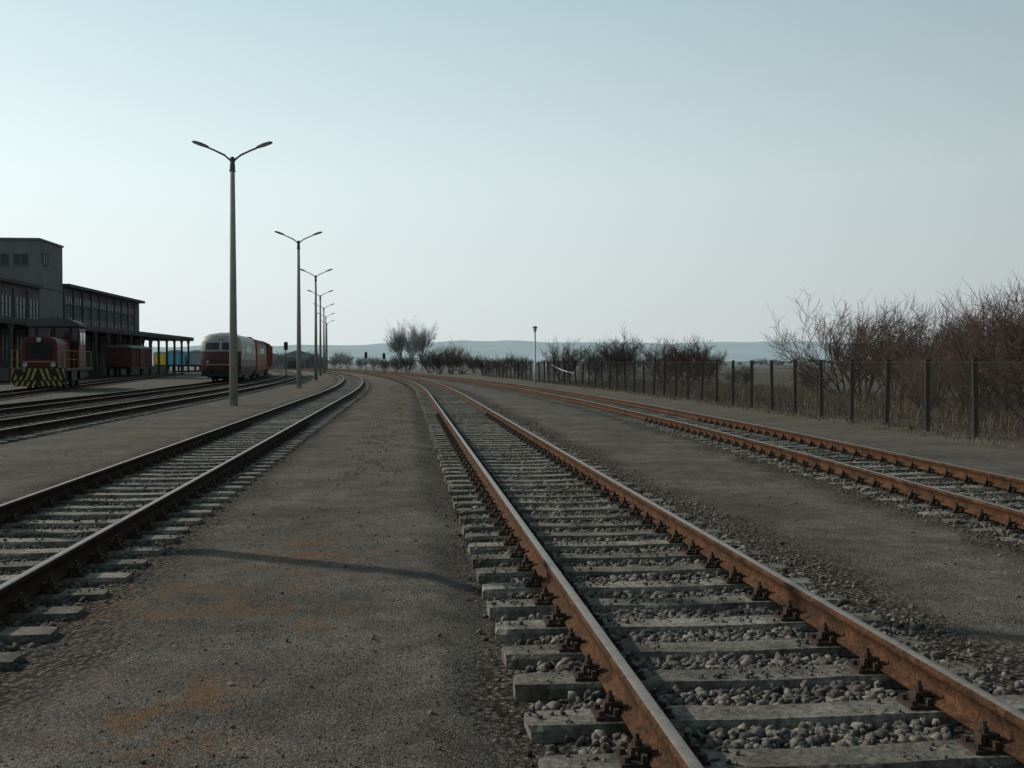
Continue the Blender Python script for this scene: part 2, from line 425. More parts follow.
YB=1.6
make_track('T1',YB,258,'rusty main track on concrete sleepers in loose ballast',100,55)
make_track('T2',4.6,256,'rusty track beside the cinder path',100,40,ph=0.2,rm=M['rustshade'])
make_track('T3',7.0,250,'rusty track running along the wire fence',100,40,ph=0.3)
make_track('T4',18,250,'dark siding track beside the lamp posts',100,0,rm=M['rustshade'])
make_track('T5',24,250,'dark siding track under the standing diesel train',100,0,rm=M['rustshade'])
make_track('T6',46,140,'dark siding track under the red shunting locomotive',100,0,rm=M['rustshade'])
make_track('T7',85,150,'siding track beside the loading canopy',100,0,rm=M['rustshade'])
make_track('T8',174,235,'siding track behind the loading canopy',100,0,rm=M['rustshade'])

# ---------------------------------------------------------------- stones
ph_=(1+5**.5)/2
ico=np.array([(-1,ph_,0),(1,ph_,0),(-1,-ph_,0),(1,-ph_,0),(0,-1,ph_),(0,1,ph_),(0,-1,-ph_),(0,1,-ph_),(ph_,0,-1),(ph_,0,1),(-ph_,0,-1),(-ph_,0,1)],float)
ico/=np.linalg.norm(ico[0])
icf=np.array([(0,11,5),(0,5,1),(0,1,7),(0,7,10),(0,10,11),(1,5,9),(5,11,4),(11,10,2),(10,7,6),(7,1,8),(3,9,4),(3,4,2),(3,2,6),(3,6,8),(3,8,9),(4,9,5),(2,4,11),(6,2,10),(8,6,7),(9,8,1)])
def chip():
    v=ico*1.0
    for _ in range(5):
        nrm=rng.normal(size=3); nrm/=np.linalg.norm(nrm); dcut=rng.uniform(.25,.6)
        dd=v@nrm; over=np.maximum(0,dd-dcut); v=v-over[:,None]*nrm
    return v*1.25+rng.uniform(-.05,.05,(12,3))
TPL=np.stack([chip() for _ in range(24)])
def stones(name,x,y,size,tone_lo,tone_hi,sink=0.25,warm=0.0,zadd=None):
    n=len(x)
    z=gh(x,y) if zadd is None else zadd
    tp=TPL[rng.integers(0,24,n)]
    sc=size[:,None]*rng.uniform(0.55,1.4,(n,3)); sc[:,2]*=0.8
    v=tp*sc[:,None,:]
    a=rng.uniform(0,2*np.pi,n); b=rng.uniform(-.9,.9,n)
    ca,sa=np.cos(a)[:,None],np.sin(a)[:,None]; cb,sb=np.cos(b)[:,None],np.sin(b)[:,None]
    X=v[:,:,0]; Y=v[:,:,1]*cb-v[:,:,2]*sb; Z=v[:,:,1]*sb+v[:,:,2]*cb
    X2=X*ca-Y*sa; Y2=X*sa+Y*ca
    V=np.stack([X2+x[:,None],Y2+y[:,None],Z+(z+size*(0.5-sink)*1.0)[:,None]],-1).reshape(-1,3)
    F=(icf[None]+12*np.arange(n)[:,None,None]).reshape(-1,3)
    tone=tone_lo+(tone_hi-tone_lo)*rng.random(n)**1.5; w=rng.uniform(0,1,n)
    col=np.stack([tone*(1.02+.10*w+warm),tone*(0.97+.02*w),tone*(0.92-.10*w)],-1)
    col=np.repeat(col,12,0)
    me=np_mesh(name,V,F,[M['stone']],'tone',col)
    return part(name,me,kind='stuff',label='loose grey brown '+name.replace('_',' ')+' stones') 
def keep_crib(key,x,y,y0,ph,sp=0.6,half=0.128):
    f=T[key]; m=(f(y+.5)-f(y-.5)); d=x-f(y)
    q=(y+m*d-y0-ph)/sp; dist=np.abs(q-np.round(q))*sp
    on=(dist<half)&(np.abs(d)<1.27)
    rail=np.abs(np.abs(d)-0.755)<0.085
    nearrail=(np.abs(np.abs(d)-0.755)<0.20)&on
    return ~on & ~rail & ~nearrail
def scatter(key,dl,dr,y0,y1,dens,size,yt,pht,shoulder=1.0):
    n=int((dr-dl)*(y1-y0)*dens)
    y=rng.uniform(y0,y1,n); x=T[key](y)+rng.uniform(dl,dr,n)
    k=keep_crib(key,x,y,yt,pht)
    d=x-T[key](y)
    edge=np.minimum(d-dl,dr-d)
    k&=(rng.random(n)<np.clip(edge/0.6+(fbm(x*2,y*2,61)-.5)*1.4,0.03,1))
    out=np.abs(d)>1.2
    k&=~out|(rng.random(n)<shoulder)
    x=x[k];y=y[k]; s=rng.uniform(size*0.4,size*1.15,len(x)); s*=np.where(np.abs(x-T[key](y))>1.2,.7,1)
    return x,y,s
def cat(*a): return [np.concatenate(q) for q in zip(*a)]
x,y,s=cat(scatter('T1',-1.35,1.7,2.3,7.5,1000,.030,YB,0,.4),scatter('T1',-1.4,1.7,7.5,14,620,.031,YB,0,.35),scatter('T1',-1.35,1.7,14,26,270,.034,YB,0,.3),scatter('T1',-1.35,1.7,26,45,80,.042,YB,0,.3))
stones('ballast',x,y,s,0.055,0.19)
x,y,s=cat(scatter('T3',-1.6,1.55,7.5,16,290,.030,7.0,.3,.6),scatter('T3',-1.6,1.55,16,30,110,.038,7.0,.3,.6))
stones('ballast',x,y,s,0.06,0.165)
x,y,s=cat(scatter('T2',-1.45,1.4,5,14,400,.025,4.6,.2,.6),scatter('T2',-1.4,1.4,14,28,120,.034,4.6,.2,.6))
stones('ballast',x,y,s,0.055,0.16)
# crumbs and small stones lying on the sleepers
def crumbs(key,y0,ph,n,imax,szmax):
    yi=rng.integers(0,imax,n); u=rng.uniform(-1.24,1.24,n); k=np.abs(np.abs(u)-.755)>.21; yi=yi[k];u=u[k]
    k=fbm(u*2.5+yi*7.3,yi*3.7+u,77)+rng.uniform(-.1,.1,len(u))>.45; yi=yi[k];u=u[k]
    yc=y0+ph+.6*yi; m=T[key](yc+.5)-T[key](yc-.5); xx=T[key](yc)+u; yy=yc-m*u+rng.uniform(-.10,.10,len(u))
    stones('gravel',xx,yy,rng.uniform(.004,szmax,len(u)),.05,.15,zadd=np.zeros(len(u))+.001)
crumbs('T1',YB,0,5200,34,.016)
crumbs('T3',7.0,.3,4200,34,.024)
crumbs('T2',4.6,.2,3000,34,.018)
n=52000
yv=2.4+ (rng.random(n)**1.9)*18; xv=X0(yv)+rng.uniform(-7.5,6,n)
vis=np.abs(xv/np.maximum(yv,.1))<0.52
xv,yv=xv[vis],yv[vis]
b_,_=masks(xv,yv); k=b_<0.6; xv,yv=xv[k],yv[k]
k=(fbm(xv*1.4,yv*1.4,90)+rng.uniform(-.2,.2,len(xv)))>0.42; xv,yv=xv[k],yv[k]
stones('gravel',xv,yv,rng.uniform(.0025,.008,len(xv))*(1+ (rng.random(len(xv))<.03)*1.4),0.05,0.19,sink=0.3)

# ---------------------------------------------------------------- dry grass
def blades(name,x,y,h,mat_,w=0.006,label=None):
    n=len(x); z=gh(x,y)
    a=rng.uniform(0,2*np.pi,n); ww=w*rng.uniform(.6,1.4,n)
    lx=rng.normal(0,.35,n)*h; ly=rng.normal(0,.35,n)*h
    dx=np.cos(a)*ww; dy=np.sin(a)*ww
    v0=np.stack([x-dx,y-dy,z-0.01],-1); v1=np.stack([x+dx,y+dy,z-0.01],-1)
    v2=np.stack([x+lx*.4+dx*.7,y+ly*.4+dy*.7,z+h*.6],-1); v3=np.stack([x+lx*.4-dx*.7,y+ly*.4-dy*.7,z+h*.6],-1)
    v4=np.stack([x+lx,y+ly,z+h],-1)
    V=np.stack([v0,v1,v2,v3,v4],1).reshape(-1,3)
    base=5*np.arange(n)[:,None]
    F=np.concatenate([base+np.array([[0,1,2]]),base+np.array([[0,2,3]]),base+np.array([[3,2,4]])])
    o=part(name,np_mesh(name,V,F,[mat_]),kind='stuff')
    if label:o['label']=label
    return o
def tufts(cx,cy,per,rad):
    x=np.repeat(cx,per)+rng.normal(0,rad,len(cx)*per); y=np.repeat(cy,per)+rng.normal(0,rad,len(cx)*per)
    return x,y
n=700; cy=16+rng.random(n)**1.2*60; cx=X0(cy)-0.45+rng.normal(0,.38,n)
x,y=tufts(cx,cy,8,.07); blades('dry_grass',x,y,rng.uniform(.01,.035,len(x)),M['straw'],.006,label='low dry grass tufts on the cinder path')
n=900; cy=15+rng.random(n)*80; cx=X0(cy)+rng.uniform(11.6,13.0,n)
x,y=tufts(cx,cy,9,.09); blades('dry_grass',x,y,rng.uniform(.03,.14,len(x)),M['straw'],.007,label='dry grass strip along the fence foot')
n=3000; cy=17+rng.random(n)**1.2*70; cx=X0(cy)+13.2+rng.random(n)*9
x,y=tufts(cx,cy,9,.16); blades('dry_grass',x,y,rng.uniform(.15,.65,len(x))*rng.uniform(.5,1,len(x)),M['straw'],.009,label='dry grass and weeds behind the fence')

# ---------------------------------------------------------------- bare shrubs and trees
def tree_data(seed,stems,spread,L0,counts,r0,ratio=0.62,up=0.25,wander=0.16,trunkH=0):
    r=random.Random(seed); tr=[];cr=[]
    def rv(): return Vector((r.gauss(0,1),r.gauss(0,1),r.gauss(0,1)))
    def br(p,d,L,rad,lev):
        ns=4 if lev==0 else (3 if lev<3 else 2)
        pts=[p];ds=[d]
        for i in range(ns):
            d=(d+rv()*wander+Vector((0,0,up*0.18))).normalized()
            p=p+d*(L/ns); pts.append(p); ds.append(d)
        rads=[rad*(1-0.55*i/ns) for i in range(ns+1)]
        (tr if lev<=1 else cr).append((pts,rads))
        if lev<len(counts):
            c=counts[lev]
            for k in range(c):
                t=0.25+0.75*(k+r.random())/c; fi=min(t,0.999)*ns; i=int(fi); q=pts[i].lerp(pts[i+1],fi-i)
                nd=(ds[i+1]+rv()*0.55+Vector((0,0,up*0.5))).normalized()
                br(q,nd,L*ratio*r.uniform(.7,1.2),max(rad*(1-.55*t)*0.6,0.0042),lev+1)
    if trunkH>0:
        pts=[Vector((0,0,0)),Vector((.05,0,trunkH*.5)),Vector((0,.06,trunkH))]; tr.append((pts,[r0*1.7,r0*1.4,r0*1.2]))
    for s_ in range(stems):
        a=2*math.pi*(s_+r.random()*.6)/stems; e=spread*r.uniform(.3,1)
        if s_%3==0: e*=.35
        d=Vector((math.cos(a)*math.sin(e),math.sin(a)*math.sin(e),math.cos(e)))
        br(Vector((math.cos(a)*.12*(0 if trunkH else 1),math.sin(a)*.12*(0 if trunkH else 1),trunkH*0.95)),d,L0*r.uniform(.8,1.15),r0,0)
    return tr,cr
def tubes_np(lst,n=3,thick=1.0):
    V=[];F=[];c=0
    for pts,rads in lst:
        K=len(pts)
        d=(pts[-1]-pts[0]).normalized(); a=Vector((1,0,0)) if abs(d.x)<.8 else Vector((0,1,0))
        u=d.cross(a).normalized(); w=d.cross(u)
        for k in range(K):
            for j in range(n):
                t=2*math.pi*j/n; q=pts[k]+(u*math.cos(t)+w*math.sin(t))*rads[k]*thick; V.append((q.x,q.y,q.z))
        for k in range(K-1):
            for j in range(n):
                a_=c+k*n+j; b_=c+k*n+(j+1)%n; F.append((a_,b_,b_+n,a_+n))
        c+=K*n
    return np.array(V),np.array(F)
def tree_meshes(name,mats,thick=1.0,**k):
    tr,cr=tree_data(**k)
    a=tubes_np(tr,4); b=tubes_np(cr,3,thick)
    h=np.percentile(b[0][:,2],99.6)
    return np_mesh(name+'_trunk',a[0],a[1],[mats[0]]),np_mesh(name+'_crown',b[0],b[1],[mats[1]]),h
SH=[tree_meshes('shrub',(M['bark'],M['twigred']),thick=1.2,seed=s,stems=9,spread=0.85,L0=1.7,counts=(7,6,5),r0=0.032,ratio=0.60,up=0.35) for s in (1,2,3,4)]
SD=[tree_meshes('shrub',(M['bark'],M['twigdark']),thick=1.6,seed=s,stems=10,spread=0.95,L0=1.6,counts=(7,6,6),r0=0.03,ratio=0.60,up=0.35) for s in (11,12,13)]
SR=[tree_meshes('shrub',(M['bark'],M['twigred']),thick=1.6,seed=s,stems=10,spread=0.95,L0=1.6,counts=(7,6,6),r0=0.03,ratio=0.60,up=0.35) for s in (14,15)]
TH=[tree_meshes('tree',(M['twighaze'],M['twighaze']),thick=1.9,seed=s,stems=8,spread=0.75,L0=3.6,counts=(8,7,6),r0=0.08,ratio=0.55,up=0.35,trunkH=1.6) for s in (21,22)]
def px2x(px,y): return (px-512)/1100*y
def put(name,tm,x,y,hm,label,cat_,rot,group,wide=1.0):
    s_=hm/tm[2]
    t=thing(name,label,cat_,(x,y,-0.05),rot,group,1.0); t.scale=(s_*wide,s_*wide,s_)
    part('trunk' if name!='bare_shrub' else 'stem',tm[0],t); part('crown',tm[1],t)
def hgt(pytop,y): return 1.65+(362-pytop)/1100*y
G1='bare shrubs behind the wire fence'
shr=[(1044,27,276,0),(1080,27,272,1),(1003,32,292,2),(1028,38,283,3),(968,35,298,1),(932,40,302,0),(962,46,293,2),(898,43,306,3),(864,47,305,1),(845,51,298,0),(995,46,289,2),(1080,35,278,3),(925,33,346,1)]
for i,(px,y,tp,k) in enumerate(shr):
    put('bare_shrub',SH[k],px2x(px,y),y,hgt(tp,y),'dense reddish brown leafless shrub behind wire fence','shrub',i*1.3,G1)
for i,(px,y,tp,k,rd,wd) in enumerate([(564,94,339,0,1,1.1),(612,86,334,1,0,1.2),(626,90,341,2,0,1.0),(598,92,344,0,0,.9),(664,76,339,0,1,1.1),(686,74,337,1,1,1.15),(704,78,345,0,1,1.0),(740,70,364,0,0,1.3),(812,58,364,0,0,1.3),(520,128,353,1,0,1.2),(500,135,355,2,0,1.2),(484,140,354,0,0,1.2)]):
    tm=SR[k%2] if rd else SD[k%3]
    put('bare_shrub',tm,px2x(px,y),y,hgt(tp,y),'rounded leafless brown bush behind fence','shrub',i*2.1,G1,wd)
G2='distant bare trees beyond the tracks'
for i,(px,y,tp,k) in enumerate([(401,190,322,0),(422,196,320,1),(411,212,326,1)]):
    put('bare_tree',TH[k],px2x(px,y),y,hgt(tp,y),'hazy leafless tree standing above the bushes','tree',i*2,G2,.85)
for i,(px,y,tp) in enumerate([(440,150,346),(451,155,343),(462,150,348),(430,160,350),(474,165,354),(408,165,354),(396,175,356),(385,185,357)]):
    put('bare_shrub',SD[i%3],px2x(px,y),y,hgt(tp,y),'dark leafless bush at the end of the yard','shrub',i*1.7,G2,1.1)
tr,cr=tree_data(seed=55,stems=4,spread=.7,L0=3.2,counts=(5,4),r0=.25,ratio=.6,trunkH=1.5)
a=tubes_np(tr+cr,3,2.2)
Vs=[];Fs=[];c=0
for i in range(240):
    y=random.uniform(420,900); px=random.uniform(250,1050); x=px2x(px,y); s_=random.uniform(.5,1.0)*y/680
    an=random.random()*6.28; v=a[0].copy(); X=v[:,0]*math.cos(an)-v[:,1]*math.sin(an); Y=v[:,0]*math.sin(an)+v[:,1]*math.cos(an)
    v=np.stack([X*s_*1.7+x,Y*s_+y,v[:,2]*s_*0.8-0.5],-1); Vs.append(v);Fs.append(a[1]+c);c+=len(v)
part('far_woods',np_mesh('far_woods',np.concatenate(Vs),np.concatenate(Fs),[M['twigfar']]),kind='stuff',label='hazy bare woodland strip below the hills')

# ---------------------------------------------------------------- fence
HF=1.66
fence=thing('wire_fence','long chain link fence on concrete posts beside track','fence')
b=MB(); b.box(-.05,.05,-.05,.05,-.3,HF+.05); PM=b.mesh('fence_post',[M['fpost']])
def fpos(y): return float(X0(y))+12.45
sp=2.25; W=sp
pit=0.10; wr=0.0032
b=MB()
def wire(p,q,r=wr,m=0): b.tube([p,q],[r,r],3,m,caps=False)
k=-HF
while k<W:
    for sgn in(1,-1):
        x0=k
        t0=max(0,-x0); t1=min(HF-.02,W-x0)
        if t1>t0+0.02:
            za,zb=(t0,t1) if sgn==1 else (HF-t0,HF-t1)
            wire((x0+t0,.004*sgn,max(za,.03)),(x0+t1,.004*sgn,max(zb,.03)))
    k+=pit
for z in(.08,HF*.5,HF-.01): wire((0,.012,z),(W,.012,z),.0045 if z<HF-.1 else .018,1)
PAN=b.mesh('wire_mesh_panel',[M['wire'],M['wiretop']])
yy=15.1; posts=[]
while yy<128: posts.append((fpos(yy),yy)); yy+=sp*0.995
for i,(x,y) in enumerate(posts):
    far=y>72
    lean=random.gauss(0,.016 if not far else .05)
    part('fence_post',PM,fence,(x,y,0),(lean,random.gauss(0,.016 if not far else .05),-.1))
    if i+1<len(posts):
        dx=posts[i+1][0]-x; dy=posts[i+1][1]-y
        part('wire_mesh_panel',PAN,fence,(x-.06,y,0 if not far else random.uniform(-.12,0)),(random.gauss(0,.10) if far else 0,random.gauss(0,.025) if far else 0,math.atan2(dy,dx)))
def strip(name,pts,w,label,cat_,m):
    b=MB()
    for k in range(len(pts)-1):
        p,q=pts[k],pts[k+1]
        b.quad((p[0],p[1],p[2]-w/2),(q[0],q[1],q[2]-w/2),(q[0],q[1],q[2]+w/2),(p[0],p[1],p[2]+w/2))
    o=part(name,b.mesh(name,[m]),label=label,category=cat_); return o
pts=[]
for i in range(25):
    t=i/24; y=87-t*9; pts.append((fpos(y)-.14,y,1.42-.55*t-.10*(4*t*(1-t))))
strip('barrier_tape',pts,.06,'sagging white plastic tape hung along the wire fence','tape',M['greypaint'])
b=MB()
for i in range(15):
    x=i*.1
    b.tube([(x,0,0),(x+.5,.35,1.35)],[.008,.008],3)
for j in range(12):
    t=j/11; b.tube([(.5*t,.35*t,1.35*t),(1.4+.5*t,.35*t,1.35*t)],[.008,.008],3)
for i in range(3):
    part('loose_mesh_panel',b.mesh('loose_mesh_panel',[M['wirelight']]),loc=(px2x(593+i*14,72-i*2),72-i*2,0),rot=(0,0,-1.1+.3*i),label='pale wire mesh panel leaning against the fence',category='mesh panel',group='pale mesh panels at the fence')

# ---------------------------------------------------------------- lamp posts
b=MB(); b.tube([(0,0,-.3),(0,0,9.0)],[.165,.085],16); POST=b.mesh('post',[M['concrete']],smooth=True)
b=MB(); b.tube([(0,0,8.85),(0,0,9.0),(0,0,9.35)],[.10,.10,.07],12); b.box(-.10,.10,-.1,.1,8.8,8.86); COLR=b.mesh('collar',[M['galv']])
b=MB(); b.tube([(0.0,0,9.10),(.08,0,9.24),(.30,0,9.42),(.68,0,9.60),(.92,0,9.70)],[.045,.045,.04,.035,.035],8); ARM=b.mesh('arm',[M['galv']],smooth=True)
b=MB()
st=[(0,.05,.05),(.08,.09,.07),(.30,.13,.09),(.55,.12,.075),(.64,.06,.035)]
for (x,w,h) in st:
    for j in range(10):
        t=2*math.pi*j/10; b.v.append((x,w*math.cos(t),h*math.sin(t)*(1 if math.sin(t)>0 else .6)))
for k in range(4):
    for j in range(10):
        a_=k*10+j; b_=k*10+(j+1)%10; b.f.append((a_,b_,b_+10,a_+10)); b.m.append(1 if (k in(1,2) and 5<=j<10) else 0)
b.f.append(tuple(range(10))[::-1]); b.m.append(0); b.f.append(tuple(range(40,50))); b.m.append(0)
HEAD=b.mesh('lamp_head',[M['lamphead'],M['lens']],smooth=True)
def lamp(x,y,rot):
    t=thing('street_lamp','tall concrete lamp post with two outstretched lamp arms','street lamp',(x,y,0),rot,'double armed lamp posts beside the tracks')
    part('post',POST,t); part('collar',COLR,t)
    for s in(0,math.pi):
        a=part('arm',ARM,t,rot=(0,0,s))
        part('lamp_head',HEAD,a,(.89,0,9.70),(0,-.33,0))
lamps=[(-7.65,12.2,.05),(px2x(233.5,41.5),41.5,.05),(px2x(299,70),70,.1),(px2x(316,98),98,.12),(px2x(320.5,127),127,.15),(px2x(324,156),156,.2),(px2x(326,186),186,.2),(px2x(327,218),218,.2)]
for L in lamps: lamp(*L)
t=thing('park_lamp','slim pale lamp post with round cap lamp beside fence','lamp',(px2x(535,86),86,0))
b=MB(); b.tube([(0,0,-.2),(0,0,1.2),(0,0,1.25),(0,0,4.0)],[.10,.095,.075,.06],10); part('post',b.mesh('post',[M['greypaint']],True),t)
b=MB(); b.tube([(0,0,4.0),(0,0,4.05),(0,0,4.32),(0,0,4.34)],[.07,.11,.15,.06],12); part('lamp_shade',b.mesh('lamp_shade',[M['lens']],True),t)
b=MB(); b.tube([(0,0,4.33),(0,0,4.37),(0,0,4.45)],[.24,.22,.05],12); part('cap',b.mesh('cap',[M['roofgrey']],True),t)

def signal(px,y,h):
    t=thing('railway_signal','dark railway light signal on a thin mast','railway signal',(px2x(px,y),y,0),0,'light signals at the end of the yard')
    b=MB(); b.tube([(0,0,-.2),(0,0,h-.6)],[.06,.05],8); part('mast',b.mesh('mast',[M['galv']]),t)
    b=MB(); b.extr([(-.16,h-.85),(.16,h-.85),(.19,h-.75),(.19,h-.12),(.12,h),(-.12,h),(-.19,h-.12),(-.19,h-.75)],'y',-.1,.1); part('signal_board',b.mesh('signal_board',[M['roof']]),t)
    b=MB()
    for zz in(.22,.45,.67):
        b.tube([(0,-.11,h-zz),(0,-.3,h-zz+.02)],[.07,.08],8)
    part('hood',b.mesh('hood',[M['black']]),t)
signal(286,112,3.7); signal(366,150,3.0); signal(384,155,2.9)

# ---------------------------------------------------------------- vehicles
b=MB(); b.tube([(-.07,0,0),(.07,0,0)],[.46,.46],20); b.tube([(-.10,0,0),(-.07,0,0)],[.49,.49],20); WH=b.mesh('wheel',[M['wheel']])
b=MB(); b.tube([(0,.0,0),(0,-.42,0)],[.10,.09],10); b.tube([(0,-.42,0),(0,-.47,0)],[.21,.22],16); BUF=b.mesh('buffer',[M['black']])
b=MB(); b.tube([(0,0,0),(0,-.06,0)],[.13,.14],14,0); b.tube([(0,-.061,0),(0,-.075,0)],[.11,.10],14,1); HL=b.mesh('headlight',[M['black'],M['lens']])
RH=0.17
def buffers(t,y0,L):
    for s in(-.87,.87):
        part('buffer',BUF,t,(s,y0,1.05)); part('buffer',BUF,t,(s,y0+L,1.05),(0,0,math.pi))
def wheels(t,ys_,r=1.0):
    for y in ys_:
        for s in(-1,1): part('wheel',WH,t,(s*.755,y,RH+.46*r),(0,0,0 if s<0 else math.pi),scale=(1,r,r))
def shunter(x,y,rot):
    t=thing('shunting_locomotive','dark red shunting locomotive with yellow handrails and striped front','locomotive',(x,y,0),rot)
    L=9.8
    b=MB(); b.box(-1.45,1.45,.06,L-.06,1.12,1.30); b.box(-1.2,1.2,.3,L-.3,.72,1.12); 
    for s in(-1,1):
        b.box(*sorted((s*1.2,s*1.4)),2.2,4.0,.55,1.12); b.box(*sorted((s*1.2,s*1.4)),5.2,6.6,.6,1.12)
    part('underframe',b.mesh('underframe',[M['black']]),t,bevel=.02)
    def hood(y0,y1,h,w):
        b=MB(); o=[(-w,1.31),(w,1.31),(w,h-.35),(w-.10,h-.12),(w-.4,h),(-w+.4,h),(-w+.10,h-.12),(-w,h-.35)]
        b.extr(o,'y',y0,y1); 
        for yy in np.arange(y0+.5,y1-.3,.75):
            for s in(-1,1): b.box(*sorted((s*w,s*(w+.012))),yy,yy+.62,1.45,h-.45)
        return b.mesh('hood',[M['darkred']])
    part('engine_hood',hood(.35,4.7,3.05,.95),t,bevel=.03)
    part('rear_hood',hood(7.05,9.5,2.75,.95),t,bevel=.03)
    b=MB(); b.box(-.70,.70,.325,.348,1.80,2.75,0)
    for i in range(12): b.box(-.66,.66,.30,.324,1.84+i*.074,1.875+i*.074,1)
    part('radiator_grille',b.mesh('radiator_grille',[M['black'],M['wheel']]),t)
    b=MB(); b.box(-.9,.9,.33,.348,1.64,1.69,0)
    part('front_band',b.mesh('front_band',[M['yellow']]),t)
    b=MB(); b.extr([(-1.42,1.31),(1.42,1.31),(1.42,3.60),(1.30,3.80),(-1.30,3.80),(-1.42,3.60)],'y',4.7,7.05)
    part('cab',b.mesh('cab',[M['darkred']]),t,bevel=.02)
    b=MB(); o=[(1.5*math.sin(a),3.78+.52*math.cos(a)) for a in np.linspace(-math.pi/2,math.pi/2,17)]
    b.extr(o[::-1],'y',4.4,7.35); part('cab_roof',b.mesh('cab_roof',[M['roof']]),t)
    for (x0,x1) in((-1.36,-1.04),(-.88,-.10),(.10,.88),(1.04,1.36)):
        b=MB(); z0=3.12 if abs(x0+x1)<1.9 else 2.6
        b.box(x0-.04,x1+.04,4.675,4.698,z0-.04,3.74,1); b.box(x0,x1,4.66,4.674,z0,3.70,0); part('cab_window',b.mesh('cab_window',[M['glass'],M['black']]),t)
    for s in(-1,1):
        for (ya,yb) in((4.95,5.75),(6.0,6.8)):
            b=MB(); b.box(*sorted((s*1.422,s*1.435)),ya,yb,2.6,3.5,1); b.box(*sorted((s*1.436,s*1.45)),ya+.06,yb-.06,2.66,3.44,0)
            part('cab_window',b.mesh('cab_window',[M['glass'],M['roofgrey']]),t)
    b=MB(); b.box(-1.45,1.45,-.03,.055,.62,1.30,0)
    zlo,zhi=.64,1.28; wid=.14
    for s in(-1,1):
        for k in range(5):
            xa=.06+k*.29; sh=.22
            p=[(s*(xa+sh),zlo),(s*(xa+sh+wid),zlo),(s*(xa+wid),zhi),(s*xa,zhi)]
            p=[(max(-1.44,min(1.44,q[0])),q[1]) for q in p]
            if s<0:p=p[::-1]
            b.poly([(q[0],-.034,q[1]) for q in p],1)
    part('buffer_beam',b.mesh('buffer_beam',[M['black'],M['yellow']]),t)
    b=MB(); b.extr([(-1.4,.60),(-1.25,.28),(1.25,.28),(1.4,.60)],'y',.0,.05,0)
    for s in(-1,1):
        for k in range(4):
            xa=.1+k*.3; p=[(s*(xa+.12),.30),(s*(xa+.24),.30),(s*(xa+.12),.585),(s*xa,.585)]
            if s<0:p=p[::-1]
            b.poly([(q[0],-.005,q[1]) for q in p],1)
    part('rail_guard',b.mesh('rail_guard',[M['black'],M['yellow']]),t)
    buffers(t,-.03,L+.03)
    for q in((-.74,1.48),(.74,1.48),(0,2.90)): part('headlight',HL,t,(q[0],.33,q[1]),scale=(1.3,1,1.3))
    b=MB()
    def r(p,q): b.tube([p,q],[.015,.015],6)
    for s in(-1,1):
        for yy in(.12,1.6,3.1,4.5): r((s*1.38,yy,1.3),(s*1.38,yy,2.3))
        r((s*1.38,.12,2.3),(s*1.38,4.5,2.3)); r((s*1.38,.12,1.8),(s*1.38,4.5,1.8))
        r((s*1.38,.12,2.3),(s*1.12,.12,2.3)); r((s*1.12,.12,2.3),(s*1.12,.12,1.3))
        for yy in(7.3,9.5): r((s*1.38,yy,1.3),(s*1.38,yy,2.3))
        r((s*1.38,7.3,2.3),(s*1.38,9.5,2.3))
        for k in range(3): r((s*1.15,-.0,.45+.3*k),(s*1.42,-.0,.45+.3*k))
        r((s*1.42,-.0,.4),(s*1.42,0,1.4))
    part('handrail',b.mesh('handrail',[M['yellow']]),t)
    b=MB(); b.tube([(.3,2.2,3.0),(.3,2.2,3.5)],[.12,.12],10); part('exhaust',b.mesh('exhaust',[M['black']]),t)
    wheels(t,(1.6,3.4,5.8,8.0),1.1)
    return t
y=61.5
shunter(float(T['T6'](y)),y,math.atan(0.22))

